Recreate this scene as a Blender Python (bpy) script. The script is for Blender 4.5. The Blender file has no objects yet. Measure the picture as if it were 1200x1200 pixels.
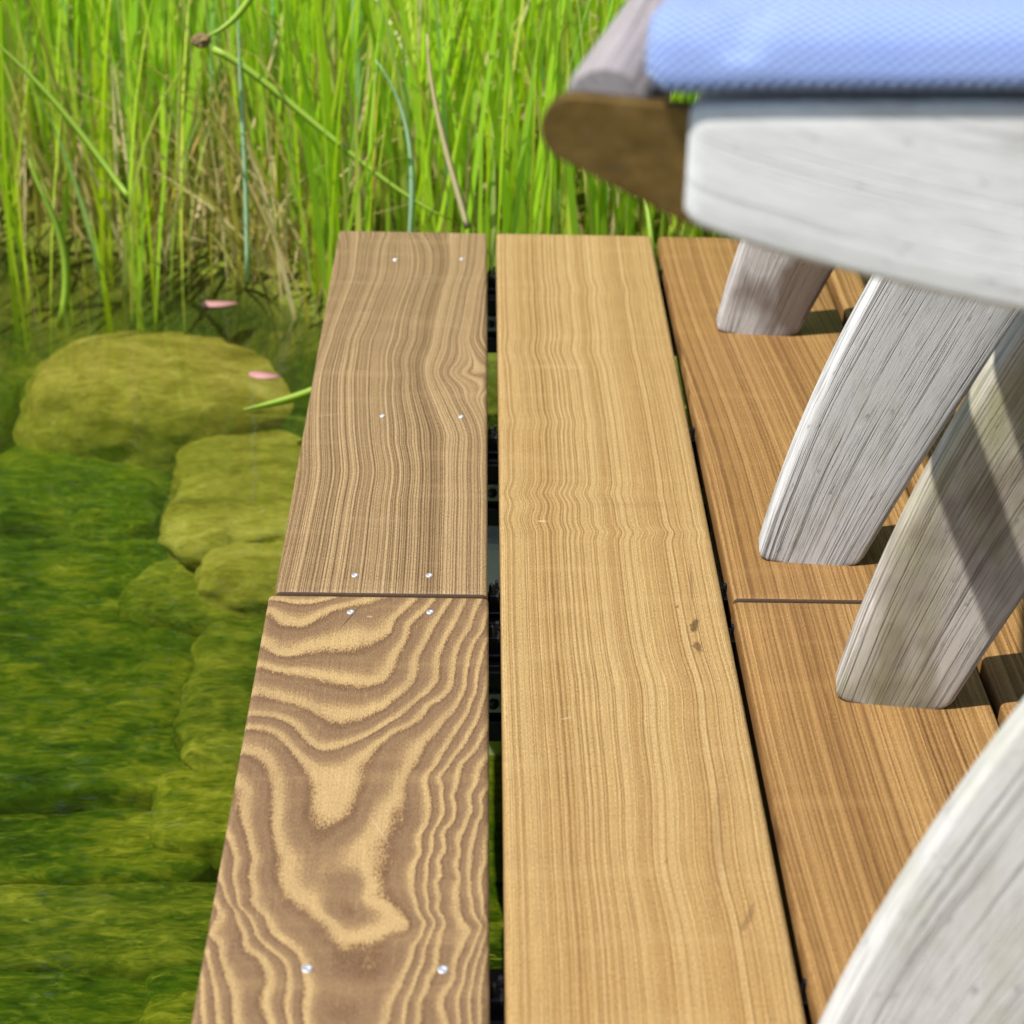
import bpy, bmesh, math, random
import numpy as np
from mathutils import Matrix, Vector, noise
random.seed(7); RNG = np.random.default_rng(7)
SC = bpy.context.scene
COL = SC.collection
rad = math.radians

# ------------------------------------------------------------------ camera, sky, sun, exposure
CAM_R = Vector((0.9997, -0.0108, 0.0221)); CAM_U = Vector((-0.0147, 0.4605, 0.8875)); CAM_F = Vector((0.0198, 0.8876, -0.4602))
CAM_O = Vector((0, 0, 0.59575)); FPX = 2500.0
cd = bpy.data.cameras.new('camera'); cam = bpy.data.objects.new('camera', cd); COL.objects.link(cam)
M = Matrix.Identity(4)
for i in range(3):
    M[i][0], M[i][1], M[i][2], M[i][3] = CAM_R[i], CAM_U[i], -CAM_F[i], CAM_O[i]
cam.matrix_world = M
cd.sensor_width = 24; cd.sensor_height = 24; cd.lens = 50; cd.clip_start = 0.02; cd.clip_end = 500
cd.dof.use_dof = True; cd.dof.focus_distance = 1.20; cd.dof.aperture_fstop = 7.8; cd.dof.aperture_blades = 9
SC.camera = cam
SUN_EL, SUN_AZ = 60, 27            # azimuth measured from -X towards -Y
sdir = Vector((-math.cos(rad(SUN_AZ))*math.cos(rad(SUN_EL)), -math.sin(rad(SUN_AZ))*math.cos(rad(SUN_EL)), math.sin(rad(SUN_EL))))
w = bpy.data.worlds.new('World'); SC.world = w; w.use_nodes = True
wn = w.node_tree.nodes; wl = w.node_tree.links
sky = wn.new('ShaderNodeTexSky'); sky.sky_type = 'NISHITA'; sky.sun_disc = False
sky.sun_elevation = rad(SUN_EL); sky.sun_rotation = math.atan2(sdir.x, sdir.y)
wl.new(sky.outputs[0], wn['Background'].inputs[0]); wn['Background'].inputs[1].default_value = 0.11
sd = bpy.data.lights.new('sun', 'SUN'); sd.energy = 4.4; sd.angle = rad(0.55); sd.color = (1, 0.955, 0.88)
so = bpy.data.objects.new('sun', sd); COL.objects.link(so); so.location = sdir*8
so.rotation_euler = (-sdir).to_track_quat('-Z', 'Y').to_euler()
SC.view_settings.view_transform = 'Standard'; SC.view_settings.look = 'None'; SC.view_settings.gamma = 1
SC.view_settings.exposure = 0.52
SC.cycles.max_bounces = 8; SC.cycles.transparent_max_bounces = 16; SC.cycles.caustics_reflective = False

# ------------------------------------------------------------------ helpers
def pix(px, py, z=0.0):
    """world point at height z seen at photo pixel (measuring aid for real positions)"""
    d = CAM_F + CAM_R*((px-600)/FPX) - CAM_U*((py-600)/FPX)
    return CAM_O + d*((z-CAM_O.z)/d.z)
def pixy(px, py, Y):
    d = CAM_F + CAM_R*((px-600)/FPX) - CAM_U*((py-600)/FPX)
    return CAM_O + d*((Y-CAM_O.y)/d.y)
def tag(o, label=None, cat=None, group=None, kind=None):
    if label: o['label'] = label
    if cat: o['category'] = cat
    if group: o['group'] = group
    if kind: o['kind'] = kind
    return o
def empty(name, loc, yaw=0):
    o = bpy.data.objects.new(name, None); COL.objects.link(o); o.location = loc; o.rotation_euler = (0, 0, yaw); o.empty_display_size = .05
    return o
def mesh(name, verts, faces, mat, parent=None, loc=(0, 0, 0), smooth=True, attrs=None, fattrs=None):
    me = bpy.data.meshes.new(name); me.from_pydata([tuple(v) for v in verts], [], faces); me.update()
    if smooth: me.polygons.foreach_set('use_smooth', [True]*len(me.polygons))
    for k, v in (attrs or {}).items():
        v = np.asarray(v, dtype=np.float32)
        if v.ndim == 1:
            a = me.attributes.new(k, 'FLOAT', 'POINT'); a.data.foreach_set('value', v)
        else:
            a = me.attributes.new(k, 'FLOAT_VECTOR', 'POINT'); a.data.foreach_set('vector', v.ravel())
    me.materials.append(mat)
    o = bpy.data.objects.new(name, me); COL.objects.link(o); o.location = loc
    if parent: o.parent = parent
    return o
def loft(rings, closed_ring=True, caps=True):
    n = len(rings[0]); V = [p for r in rings for p in r]; Fc = []
    for i in range(len(rings)-1):
        for j in range(n if closed_ring else n-1):
            k = (j+1) % n
            Fc.append((i*n+j, i*n+k, (i+1)*n+k, (i+1)*n+j))
    if caps:
        Fc.append(tuple(range(n-1, -1, -1))); Fc.append(tuple(range((len(rings)-1)*n, len(rings)*n)))
    return V, Fc
def sharp(o, ang=40):
    me = o.data; bm = bmesh.new(); bm.from_mesh(me)
    bmesh.ops.recalc_face_normals(bm, faces=bm.faces)
    for e in bm.edges:
        if len(e.link_faces) == 2 and e.calc_face_angle(0) > rad(ang): e.smooth = False
    bm.to_mesh(me); bm.free(); return o
def rrect(x0, x1, z0, z1, r, seg=3, nx=1, nz=1):
    """rounded rectangle, counter-clockwise list of 2-D points, with nx/nz extra divisions on the sides"""
    P = []
    cs = [(x1-r, z0+r, -90, 'z'), (x1-r, z1-r, 0, 'x'), (x0+r, z1-r, 90, 'z'), (x0+r, z0+r, 180, 'x')]
    for i, (cx, cz, a0, side) in enumerate(cs):
        arc = [(cx+r*math.cos(rad(a0+90*k/seg)), cz+r*math.sin(rad(a0+90*k/seg))) for k in range(seg+1)]
        P += arc
        nxt = cs[(i+1) % 4]; b = (nxt[0]+r*math.cos(rad(nxt[2])), nxt[1]+r*math.sin(rad(nxt[2]))); a = arc[-1]
        m = nx if side == 'x' else nz
        for k in range(1, m): P.append((a[0]+(b[0]-a[0])*k/m, a[1]+(b[1]-a[1])*k/m))
    return P
def tube(pts, radii, n=8):
    rings = []
    for i, p in enumerate(pts):
        p = Vector(p); a = Vector(pts[max(i-1, 0)]); b = Vector(pts[min(i+1, len(pts)-1)]); t = (b-a).normalized()
        u = t.cross(Vector((0.3, 0.1, 1))).normalized() if abs(t.z) < .95 else t.cross(Vector((1, 0, 0))).normalized(); v = t.cross(u)
        rings.append([p+(u*math.cos(2*math.pi*k/n)+v*math.sin(2*math.pi*k/n))*radii[i] for k in range(n)])
    return loft(rings)
def boxes(lst):
    V, Fc = [], []
    for (x0, x1, y0, y1, z0, z1) in lst:
        b = len(V); V += [(x, y, z) for z in (z0, z1) for y in (y0, y1) for x in (x0, x1)]
        Fc += [tuple(b+i for i in f) for f in ((0, 2, 3, 1), (4, 5, 7, 6), (0, 1, 5, 4), (2, 6, 7, 3), (0, 4, 6, 2), (1, 3, 7, 5))]
    return V, Fc
def bev(o, wd, seg=2):
    m = o.modifiers.new('bevel', 'BEVEL'); m.width = wd; m.segments = seg; m.limit_method = 'ANGLE'; m.angle_limit = rad(35); return o

# node helper
class N:
    def __init__(s, name):
        s.m = bpy.data.materials.new(name); s.m.use_nodes = True; s.t = s.m.node_tree; s.n = s.t.nodes; s.n.clear()
        s.out = s.n.new('ShaderNodeOutputMaterial')
    def link(s, a, b): s.t.links.new(a, b)
    def put(s, sock, v):
        if v is None: return
        if hasattr(v, 'is_linked') or hasattr(v, 'links'): s.link(v, sock)
        elif isinstance(v, (tuple, list)) and sock.type == 'RGBA' and len(v) == 3: sock.default_value = (*v, 1)
        else: sock.default_value = v
    def node(s, typ, ins=None, **kw):
        nd = s.n.new('ShaderNode'+typ)
        for k, v in kw.items(): setattr(nd, k, v)
        for k, v in (ins or {}).items(): s.put(nd.inputs[k], v)
        return nd
    def math(s, op, a, b=None, c=None, clamp=False):
        nd = s.n.new('ShaderNodeMath'); nd.operation = op; nd.use_clamp = clamp
        s.put(nd.inputs[0], a); s.put(nd.inputs[1], b); s.put(nd.inputs[2], c); return nd.outputs[0]
    def obj(s): return s.node('TexCoord').outputs['Object']
    def attr(s, nm, out='Fac'): return s.node('Attribute', attribute_name=nm).outputs[out]
    def scale(s, v, sc, off=None):
        nd = s.n.new('ShaderNodeVectorMath'); nd.operation = 'MULTIPLY_ADD'; s.put(nd.inputs[0], v); nd.inputs[1].default_value = sc
        s.put(nd.inputs[2], off if off is not None else (0, 0, 0)); return nd.outputs[0]
    def noise(s, vec, sc=1, det=2, rough=.5, dist=0, dim='3D', w=None, out='Fac'):
        nd = s.n.new('ShaderNodeTexNoise'); nd.noise_dimensions = dim
        if dim != '1D' and vec is not None: s.put(nd.inputs['Vector'], vec)
        if w is not None: s.put(nd.inputs['W'], w)
        nd.inputs['Scale'].default_value = sc; nd.inputs['Detail'].default_value = det; nd.inputs['Roughness'].default_value = rough; nd.inputs['Distortion'].default_value = dist
        return nd.outputs[out]
    def ramp(s, f, stops, interp='LINEAR'):
        nd = s.n.new('ShaderNodeValToRGB'); r = nd.color_ramp; r.interpolation = interp
        while len(r.elements) < len(stops): r.elements.new(.5)
        for e, (p, c) in zip(r.elements, stops):
            e.position = p; e.color = (c, c, c, 1) if not isinstance(c, (tuple, list)) else (*c, 1)
        s.put(nd.inputs[0], f); return nd.outputs[0]
    def mix(s, f, a, b, mode='MIX'):
        nd = s.n.new('ShaderNodeMix'); nd.data_type = 'RGBA'; nd.blend_type = mode
        s.put(nd.inputs[0], f); s.put(nd.inputs[6], a); s.put(nd.inputs[7], b); return nd.outputs[2]
    def maprange(s, v, a, b, c=0, d=1):
        nd = s.n.new('ShaderNodeMapRange'); s.put(nd.inputs[0], v)
        for i, x in enumerate((a, b, c, d)): s.put(nd.inputs[i+1], x)
        return nd.outputs[0]
    def bump(s, h, st=.3, dist=.001, prev=None):
        nd = s.n.new('ShaderNodeBump'); s.put(nd.inputs['Height'], h); nd.inputs['Strength'].default_value = st; nd.inputs['Distance'].default_value = dist
        if prev is not None: s.link(prev, nd.inputs['Normal'])
        return nd.outputs[0]
    def pbr(s, col, rough=.6, normal=None, metal=0, spec=.4, **extra):
        b = s.n.new('ShaderNodeBsdfPrincipled'); s.put(b.inputs['Base Color'], col); s.put(b.inputs['Roughness'], rough); s.put(b.inputs['Metallic'], metal)
        s.put(b.inputs['Specular IOR Level'], spec)
        if normal is not None: s.link(normal, b.inputs['Normal'])
        for k, v in extra.items(): s.put(b.inputs[k], v)
        s.link(b.outputs[0], s.out.inputs[0]); return b

# ------------------------------------------------------------------ materials
def deck_wood(name, cols, bands=None, wob=.25, fib=.5, stain=(.30, .19, .11), stain_amt=.3, contrast=1.0, pore=.22, marks=(), warm=None):
    """oiled ash deck board; 'grain' is the ring number at each point of the board, read by a ring profile or a 1-D noise.
    marks: (x, y, half length, half width, angle, strength, raggedness, colour) knots, cracks and scuffs on this board"""
    s = N(name); co = s.obj(); rnd = s.node('ObjectInfo').outputs['Random']
    off = s.node('CombineXYZ', {0: s.math('MULTIPLY', rnd, 17.3), 1: s.math('MULTIPLY', rnd, 31.1), 2: 0}).outputs[0]
    g = s.attr('grain')
    d1 = s.noise(s.scale(co, (160, 22, 60), off), 1, 3, .6)
    d2 = s.noise(s.scale(co, (1300, 420, 500), off), 1, 2, .6)
    g2 = s.math('ADD', g, s.math('MULTIPLY', s.math('SUBTRACT', d1, .5), wob))
    fibre = s.noise(s.scale(co, (1700, 30, 900), off), 1, 3, .65)
    pores = s.noise(s.scale(co, (2600, 480, 1500), off), 1, 2, .7)
    tone = s.noise(s.scale(co, (14, 3.2, 10), off), 1, 3, .5)
    if bands:
        g2 = s.math('ADD', g2, s.math('MULTIPLY', s.math('SUBTRACT', d2, .5), .46))
        fr = s.math('FRACT', s.math('ADD', g2, 50.5))
        lw = s.ramp(fr, bands); h = lw
        var = s.noise(s.scale(co, (45, 12, 20), off), 1, 3, .6)
        lw = s.mix(s.math('MULTIPLY', s.maprange(var, .45, .7), .3), lw, cols[1])
    else:
        g2 = s.math('ADD', g2, s.math('MULTIPLY', s.math('SUBTRACT', d2, .5), .28))
        n1 = s.noise(None, .42, 1.0, .5, dim='1D', w=g2)
        fr = s.math('FRACT', s.math('ADD', g2, s.math('MULTIPLY', n1, 2.5)))
        saw = s.ramp(fr, [(0, .12), (.16, .42), (.45, .85), (.72, .75), (.92, .25), (1, .12)])
        n2 = s.noise(None, .9, 3, .65, dim='1D', w=s.math('ADD', g2, 3.7))
        n3 = s.noise(None, .10, 2, .6, dim='1D', w=s.math('ADD', g2, 9.1))
        n = s.math('ADD', s.math('ADD', s.math('MULTIPLY', saw, .40), s.math('MULTIPLY', s.maprange(n2, .3, .7), .38)), s.math('MULTIPLY', s.maprange(n3, .3, .7), .22))
        h = s.maprange(n, .5-.42/contrast, .5+.42/contrast)
        lw = s.ramp(h, [(0, cols[0]), (.5, cols[1]), (1, cols[2])])
    c = s.mix(s.math('MULTIPLY', s.maprange(tone, .4, .72), stain_amt), lw, s.mix(1, lw, stain, 'MULTIPLY') if False else stain)
    if warm: # slow change of hue along the board
        wp = s.node('SeparateXYZ', {0: co}).outputs[1]
        c = s.mix(s.math('MULTIPLY', s.maprange(s.math('ADD', wp, s.math('MULTIPLY', tone, .5)), warm[0], warm[1]), warm[3]), c, warm[2])
    pm = s.maprange(pores, .36, .64, 1-pore, 1+pore*.7); fm = s.maprange(fibre, .32, .68, 1-.16*fib*2, 1+.10*fib*2)
    cmul = s.math('MULTIPLY', pm, fm)
    c = s.mix(1, c, s.node('CombineColor', {0: cmul, 1: cmul, 2: cmul}).outputs[0], 'MULTIPLY')
    fl = s.noise(s.scale(co, (900, 70, 300), off), 1, 2, .5)
    c = s.mix(s.math('MULTIPLY', s.maprange(fl, .68, .76), .4), c, cols[2])
    crossw = s.noise(s.scale(co, (9, 60, 5), off), 1, 3, .55)
    c = s.mix(s.math('MULTIPLY', s.maprange(crossw, .52, .75), .22), c, cols[2])
    rag = s.noise(s.scale(co, (300, 140, 50)), 1, 4, .65)
    for (mx, my, la, wb, an, stg, rg, colr) in marks:
        mp = s.node('Mapping', {0: co}, vector_type='TEXTURE'); mp.inputs['Location'].default_value = (mx, my, 0); mp.inputs['Rotation'].default_value = (0, 0, an); mp.inputs['Scale'].default_value = (la, wb, 1)
        sx = s.node('SeparateXYZ', {0: mp.outputs[0]})
        d = s.math('SQRT', s.math('ADD', s.math('MULTIPLY', sx.outputs[0], sx.outputs[0]), s.math('MULTIPLY', sx.outputs[1], sx.outputs[1])))
        d = s.math('ADD', d, s.math('MULTIPLY', s.math('SUBTRACT', rag, .5), rg*4))
        c = s.mix(s.math('MULTIPLY', s.maprange(d, 1.05, .55), stg), c, colr)
    hh = s.math('ADD', s.math('MULTIPLY', h, .5), s.math('ADD', s.math('MULTIPLY', fibre, .35), s.math('MULTIPLY', pores, .4)))
    s.pbr(c, s.maprange(fibre, .3, .7, .48, .7), s.bump(hh, .7, .0007), spec=.35)
    return s.m
LT, MD, DK = (.435, .295, .13), (.27, .165, .072), (.13, .066, .03)
M_LOOP = deck_wood('loop_grain_ash', [DK, (.23, .143, .073), LT], bands=[(0, (.195, .115, .058)), (.16, (.22, .133, .067)), (.32, (.31, .198, .09)), (.42, LT), (.60, (.45, .31, .138)), (.70, (.31, .19, .082)), (.745, (.125, .066, .032)), (.83, (.17, .096, .048)), (1, (.23, .143, .073))], pore=.30, wob=.22, stain=(.17, .098, .055), stain_amt=.3,
  marks=[(-.0145, .7980, .0170, .00035, rad(69), .9, .03, (.03, .015, .01)), (-.0218, .7415, .0022, .0012, .2, .8, .05, (.42, .29, .14)), (-.0218, .7415, .0010, .0006, .2, .9, .03, (.12, .065, .035)), (-.004, .7985, .0020, .0012, 0, .7, .05, (.42, .30, .17)),
         (.030, .35, .012, .0003, 1.2, .5, .05, (.6, .5, .36)), (-.03, .45, .02, .0003, .9, .4, .05, (.6, .5, .36)), (.01, .60, .016, .0003, 2.0, .4, .05, (.6, .5, .36))])
M_GREY = deck_wood('grey_brown_ash', [(.095, .052, .024), (.25, .158, .074), (.41, .285, .145)], stain=(.19, .115, .058), contrast=2.0, pore=.34,
  marks=[(-.058, -.243, .0009, .0007, 0, .9, .02, (.05, .025, .015)), (-.03, .12, .010, .0004, .1, .5, .08, (.5, .4, .27)), (-.045, -.06, .012, .0005, .3, .4, .1, (.5, .4, .27)), (.01, .19, .016, .003, .05, .35, .5, (.14, .085, .05))])
M_PALE = deck_wood('pale_ash', [(.215, .115, .038), (.375, .24, .092), (.46, .32, .145)], stain=(.33, .19, .065), stain_amt=.4, contrast=1.45, wob=.5, pore=.30, warm=(.62, -.02, (.36, .195, .055), .6),
  marks=[(.0440, .4960, .0075, .0026, 1.3, .8, .75, (.07, .038, .016)), (.0435, .4720, .0070, .0026, 1.4, .75, .75, (.09, .048, .022)), (.036, .516, .002, .001, 1.2, .8, .1, (.12, .065, .028)), (-.0375, .6170, .0036, .0011, 0, .6, .06, (.62, .48, .27)), (.046, .54, .03, .0012, 1.5, .45, .2, (.16, .09, .04)),
         (.02, .64, .03, .004, .02, .18, .6, (.20, .11, .05)), (-.02, .85, .03, .004, .06, .15, .6, (.55, .42, .24)), (.038, .30, .05, .004, 1.45, .35, .7, (.2, .105, .04)), (.046, .24, .012, .002, 1.2, .5, .5, (.13, .07, .03)), (-.03, .40, .004, .0004, .4, .6, .05, (.6, .5, .33)), (.012, .28, .003, .0012, 1.3, .4, .4, (.15, .08, .03))])
M_RED = deck_wood('reddish_ash', [(.115, .052, .015), (.27, .145, .046), (.40, .24, .09)], stain=(.215, .108, .033), stain_amt=.4, contrast=1.3, wob=.4, pore=.28)

def old_teak(name, light=(.61, .615, .62), dark=(.11, .10, .095), moss=0.1, mosscol=(.21, .22, .07), brown=.0, groove=1.0, straight=False, top=None):
    s = N(name); uv = s.attr('grain_uv', 'Vector'); co = s.obj(); rnd = s.node('ObjectInfo').outputs['Random']
    off = s.node('CombineXYZ', {0: s.math('MULTIPLY', rnd, 7.3), 1: s.math('MULTIPLY', rnd, 3.1), 2: 0}).outputs[0]
    wob = s.noise(s.scale(uv, (20, 3 if straight else 6, 20), off), 1, 2, .5)
    uvw = s.node('VectorMath', {0: uv, 1: s.node('CombineXYZ', {0: s.math('MULTIPLY', s.math('SUBTRACT', wob, .5), .003 if straight else .005), 1: 0, 2: 0}).outputs[0]}, operation='ADD').outputs[0]
    a = s.noise(s.scale(uvw, (1150, 8, 300), off), 1, 3, .6)
    b = s.noise(s.scale(uvw, (430, 4, 140), off), 1, 2, .5)
    fine = s.noise(s.scale(uvw, (1900, 90, 1200), off), 1, 2, .6)
    crack = s.maprange(a, .36, .46); crack2 = s.maprange(b, .33, .40)
    patch = s.noise(s.scale(co, (26, 26, 18), off), 1, 4, .6)
    c = s.mix(s.maprange(fine, .3, .7), tuple(x*.82 for x in light), light)
    c = s.mix(s.math('MULTIPLY', s.maprange(patch, .5, .75), .35), c, tuple(x*.6 for x in light))
    c = s.mix(s.math('MULTIPLY', s.math('SUBTRACT', 1, crack), .62*groove), c, dark)
    c = s.mix(s.math('MULTIPLY', s.math('SUBTRACT', 1, crack2), .6*groove), c, dark)
    if moss:
        mp = s.noise(s.scale(co, (17, 17, 9), off), 1, 4, .65)
        c = s.mix(s.math('MULTIPLY', s.maprange(mp, .62-.3*moss, .80-.25*moss), min(.85, .35+moss*.5)), c, mosscol)
    if brown:
        bp = s.noise(s.scale(co, (16, 16, 12), off), 1, 3, .6)
        c = s.mix(s.math('MULTIPLY', s.maprange(bp, .44, .60), brown), c, (.15, .11, .085))
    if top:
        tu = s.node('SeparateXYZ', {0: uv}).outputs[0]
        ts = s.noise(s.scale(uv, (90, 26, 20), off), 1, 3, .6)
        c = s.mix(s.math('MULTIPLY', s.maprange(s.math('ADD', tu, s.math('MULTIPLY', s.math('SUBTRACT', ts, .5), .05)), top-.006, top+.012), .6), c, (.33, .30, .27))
    sp = s.noise(s.scale(uv, (190, 70, 60), off), 1, 3, .6)
    c = s.mix(s.math('MULTIPLY', s.maprange(sp, .64, .74), .6), c, (.13, .135, .16))
    h = s.math('ADD', s.math('MULTIPLY', crack, .6), s.math('ADD', s.math('MULTIPLY', crack2, .6), s.math('MULTIPLY', fine, .25)))
    s.pbr(c, .82, s.bump(h, .55*groove+.1, .0011), spec=.2)
    return s.m
M_TEAK = old_teak('weathered_teak', moss=.12)
M_TEAKB = old_teak('weathered_teak_brown', light=(.56, .54, .53), moss=.0, brown=.95)
M_TEAKM = old_teak('mossy_teak', light=(.56, .52, .47), moss=.62, brown=.6, mosscol=(.24, .25, .06))
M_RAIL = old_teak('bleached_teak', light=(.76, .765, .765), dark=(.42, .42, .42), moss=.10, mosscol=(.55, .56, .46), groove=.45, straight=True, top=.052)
M_NEAR = old_teak('pale_mossy_teak', light=(.66, .655, .64), dark=(.3, .29, .28), moss=.40, mosscol=(.36, .37, .24), groove=.8)
M_BAR = old_teak('grey_bar_teak', light=(.38, .345, .35), dark=(.17, .15, .16), moss=0, groove=1.0)

def m_brass():
    s = N('tarnished_brass'); co = s.obj()
    a = s.noise(s.scale(co, (70, 70, 120)), 1, 4, .6); b = s.noise(co, 320, 3, .6)
    c = s.ramp(a, [(.25, (.10, .062, .018)), (.5, (.17, .105, .030)), (.75, (.25, .16, .055))])
    c = s.mix(s.maprange(b, .6, .75), c, (.10, .08, .05))
    s.pbr(c, s.maprange(b, .3, .7, .42, .62), s.bump(b, .15, .0004), metal=.75); return s.m
M_BRASS = m_brass()
def m_fabric():
    s = N('blue_woven_fabric'); co = s.obj()
    sp = s.node('SeparateXYZ', {0: co})
    u = s.math('ADD', sp.outputs[0], 0); v = s.math('ADD', sp.outputs[1], s.math('MULTIPLY', sp.outputs[2], 1))
    wv = s.math('MULTIPLY', s.math('COSINE', s.math('MULTIPLY', u, 2*math.pi/.0036)), s.math('COSINE', s.math('MULTIPLY', v, 2*math.pi/.0036)))
    t = s.maprange(wv, -.45, .45); n = s.noise(co, 1400, 2, .6); big = s.noise(co, 28, 3, .6)
    c = s.mix(t, (.095, .15, .38), (.35, .45, .72))
    c = s.mix(s.math('MULTIPLY', n, .3), c, (.30, .42, .82)); c = s.mix(s.math('MULTIPLY', s.maprange(big, .45, .7), .2), c, (.16, .25, .62))
    s.pbr(c, .9, s.bump(s.math('ADD', wv, s.math('MULTIPLY', n, .5)), .6, .0006), spec=.15, **{'Sheen Weight': .25}); return s.m
M_FAB = m_fabric()
def m_simple(name, col, rough=.5, metal=0, nscale=60, var=.25, bump=.1):
    s = N(name); co = s.obj(); n = s.noise(co, nscale, 4, .6)
    c = s.mix(n, tuple(x*(1-var) for x in col), tuple(min(1, x*(1+var)) for x in col))
    s.pbr(c, rough, s.bump(n, bump, .001), metal=metal); return s.m
M_BLACK = m_simple('black_coated_metal', (.008, .009, .011), .38, 0)
M_PLASTIC = m_simple('black_plastic', (.010, .012, .018), .33)
M_STRIP = m_simple('zinc_strip', (.42, .47, .42), .4, .3)
M_STEEL = m_simple('stainless_steel', (.85, .85, .86), .42, .8, 300, .1)
M_CONC = m_simple('pale_concrete', (.78, .76, .70), .9, 0, 50, .15, .2)
M_PINK = m_simple('pink_petal', (.42, .20, .19), .6, 0, 90, .3)
M_END = m_simple('dark_end_grain', (.075, .042, .020), .8, 0, 900, .5, .4)
M_HOLE = m_simple('dark_recess', (.02, .012, .008), .9)
M_SEED = m_simple('brown_seed_head', (.22, .15, .06), .8, 0, 200, .4)

def m_blade(name, stops, trans=.42):
    s = N(name); t = s.attr('tone'); al = s.attr('along'); co = s.obj()
    c = s.ramp(t, stops)
    n = s.noise(s.scale(co, (60, 60, 9)), 1, 2, .5); c = s.mix(s.math('MULTIPLY', n, .35), c, s.mix(.5, c, (.30, .33, .03)))
    base = s.math('ADD', s.maprange(al, .0, .28, 1, 0), s.math('MULTIPLY', s.math('SUBTRACT', s.noise(co, 20, 2), .5), .5))
    c = s.mix(s.math('MULTIPLY', s.math('MAXIMUM', s.math('MINIMUM', base, 1), 0), .40), c, (.40, .34, .09))
    d = s.node('BsdfDiffuse', {0: c}); tr = s.node('BsdfTranslucent', {0: s.mix(.5, c, (.62, .78, .014))}); gl = s.node('BsdfGlossy', {0: (.9, .95, .8), 'Roughness': .55})
    m1 = s.node('MixShader', {0: trans, 1: d.outputs[0], 2: tr.outputs[0]}); m2 = s.node('MixShader', {0: .05, 1: m1.outputs[0], 2: gl.outputs[0]})
    s.link(m2.outputs[0], s.out.inputs[0]); return s.m
M_REED = m_blade('green_reed', [(0, (.24, .50, .010)), (.35, (.42, .78, .014)), (.62, (.58, .90, .025)), (.80, (.76, .90, .09)), (.87, (.80, .66, .20)), (.94, (.34, .68, .20)), (1, (.42, .76, .45))], .5)
M_STRAW = m_blade('dead_straw', [(0, (.34, .21, .08)), (.4, (.55, .40, .18)), (.75, (.78, .64, .36)), (1, (.60, .34, .09))], .3)
M_LIME = m_blade('lime_blade', [(0, (.34, .56, .03)), (1, (.42, .62, .05))], .4)
M_GLAUC = m_blade('bluish_blade', [(0, (.48, .74, .42)), (1, (.60, .84, .62))], .5)

def m_algae(name, pal, seed=0, shift=0):
    s = N(name); co = s.node('NewGeometry').outputs['Position']
    a = s.noise(s.scale(co, (6, 10, 10), (seed, 1, 2)), 1, 3, .55, .8)
    a2 = s.noise(s.scale(co, (15, 30, 25), (3, seed, 2)), 1, 4, .6, 1.0)
    b = s.noise(s.scale(co, (48, 120, 90)), 1, 4, .65, 1.2)
    f = s.math('ADD', s.math('ADD', s.math('MULTIPLY', a, .40), s.math('MULTIPLY', a2, .30)), s.math('MULTIPLY', b, .30))
    c = s.ramp(s.math('ADD', f, shift), [(.36, pal[0]), (.45, pal[1]), (.54, pal[2]), (.66, pal[3])])
    th = s.noise(s.scale(co, (40, 150, 120)), 1, 4, .6, 1.6)
    c = s.mix(s.math('MULTIPLY', s.maprange(th, .56, .72), .42), c, pal[3])
    c = s.mix(s.math('MULTIPLY', s.maprange(th, .46, .32), .55), c, pal[0])
    s.pbr(c, .9, s.bump(a2, .2, .01), spec=.05); return s.m
M_ROCKY = m_algae('yellow_algae_stone', [(.075, .062, .008), (.16, .13, .018), (.26, .21, .04), (.42, .34, .11)])
M_ROCKG = m_algae('green_algae_stone', [(.010, .022, .002), (.046, .080, .004), (.16, .155, .012), (.40, .33, .055)], 0, -.03)
M_BED = m_algae('olive_algae_stone', [(.010, .020, .002), (.055, .078, .006), (.16, .155, .018), (.40, .33, .06)], 0, -.02)
def m_ground():
    s = N('pond_ground'); co = s.obj(); z = s.node('SeparateXYZ', {0: co}).outputs[2]
    a = s.noise(s.scale(co, (6, 10, 10)), 1, 5, .62, .8); b = s.noise(s.scale(co, (40, 60, 60)), 1, 5, .68, 1.4)
    f = s.math('ADD', s.math('MULTIPLY', a, .55), s.math('MULTIPLY', b, .45))
    wet = s.ramp(f, [(.34, (.006, .014, .002)), (.46, (.022, .042, .003)), (.55, (.075, .085, .008)), (.68, (.22, .18, .03))])
    dry = s.ramp(b, [(.3, (.08, .08, .015)), (.55, (.17, .20, .025)), (.75, (.28, .32, .05))])
    c = s.mix(s.maprange(z, -.17, -.13), wet, dry)
    s.pbr(c, .9, s.bump(b, .6, .01), spec=.1); return s.m
M_GROUND = m_ground()
def m_water():
    s = N('pond_water'); co = s.obj()
    n = s.noise(s.scale(co, (10, 26, 1)), 1, 2, .5, .3); n2 = s.noise(s.scale(co, (40, 90, 1)), 1, 2, .5)
    nb = s.bump(s.math('ADD', n, s.math('MULTIPLY', n2, .12)), .10, .02)
    fr = s.node('Fresnel', {'IOR': 1.5, 'Normal': nb}).outputs[0]
    tr = s.node('BsdfTransparent', {0: (.97, .985, .95)}); gl = s.node('BsdfGlossy', {0: (1, 1, 1), 'Roughness': .02, 'Normal': nb})
    mx = s.node('MixShader', {0: fr, 1: tr.outputs[0], 2: gl.outputs[0]}); s.link(mx.outputs[0], s.out.inputs[0])
    va = s.node('VolumeAbsorption', {0: (.56, .80, .14), 'Density': 3.0}); vs = s.node('VolumeScatter', {0: (.55, .72, .10), 'Density': .6, 'Anisotropy': .3}); ad = s.node('AddShader', {0: va.outputs[0], 1: vs.outputs[0]}); s.link(ad.outputs[0], s.out.inputs['Volume']); return s.m
M_WATER = m_water()

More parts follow.
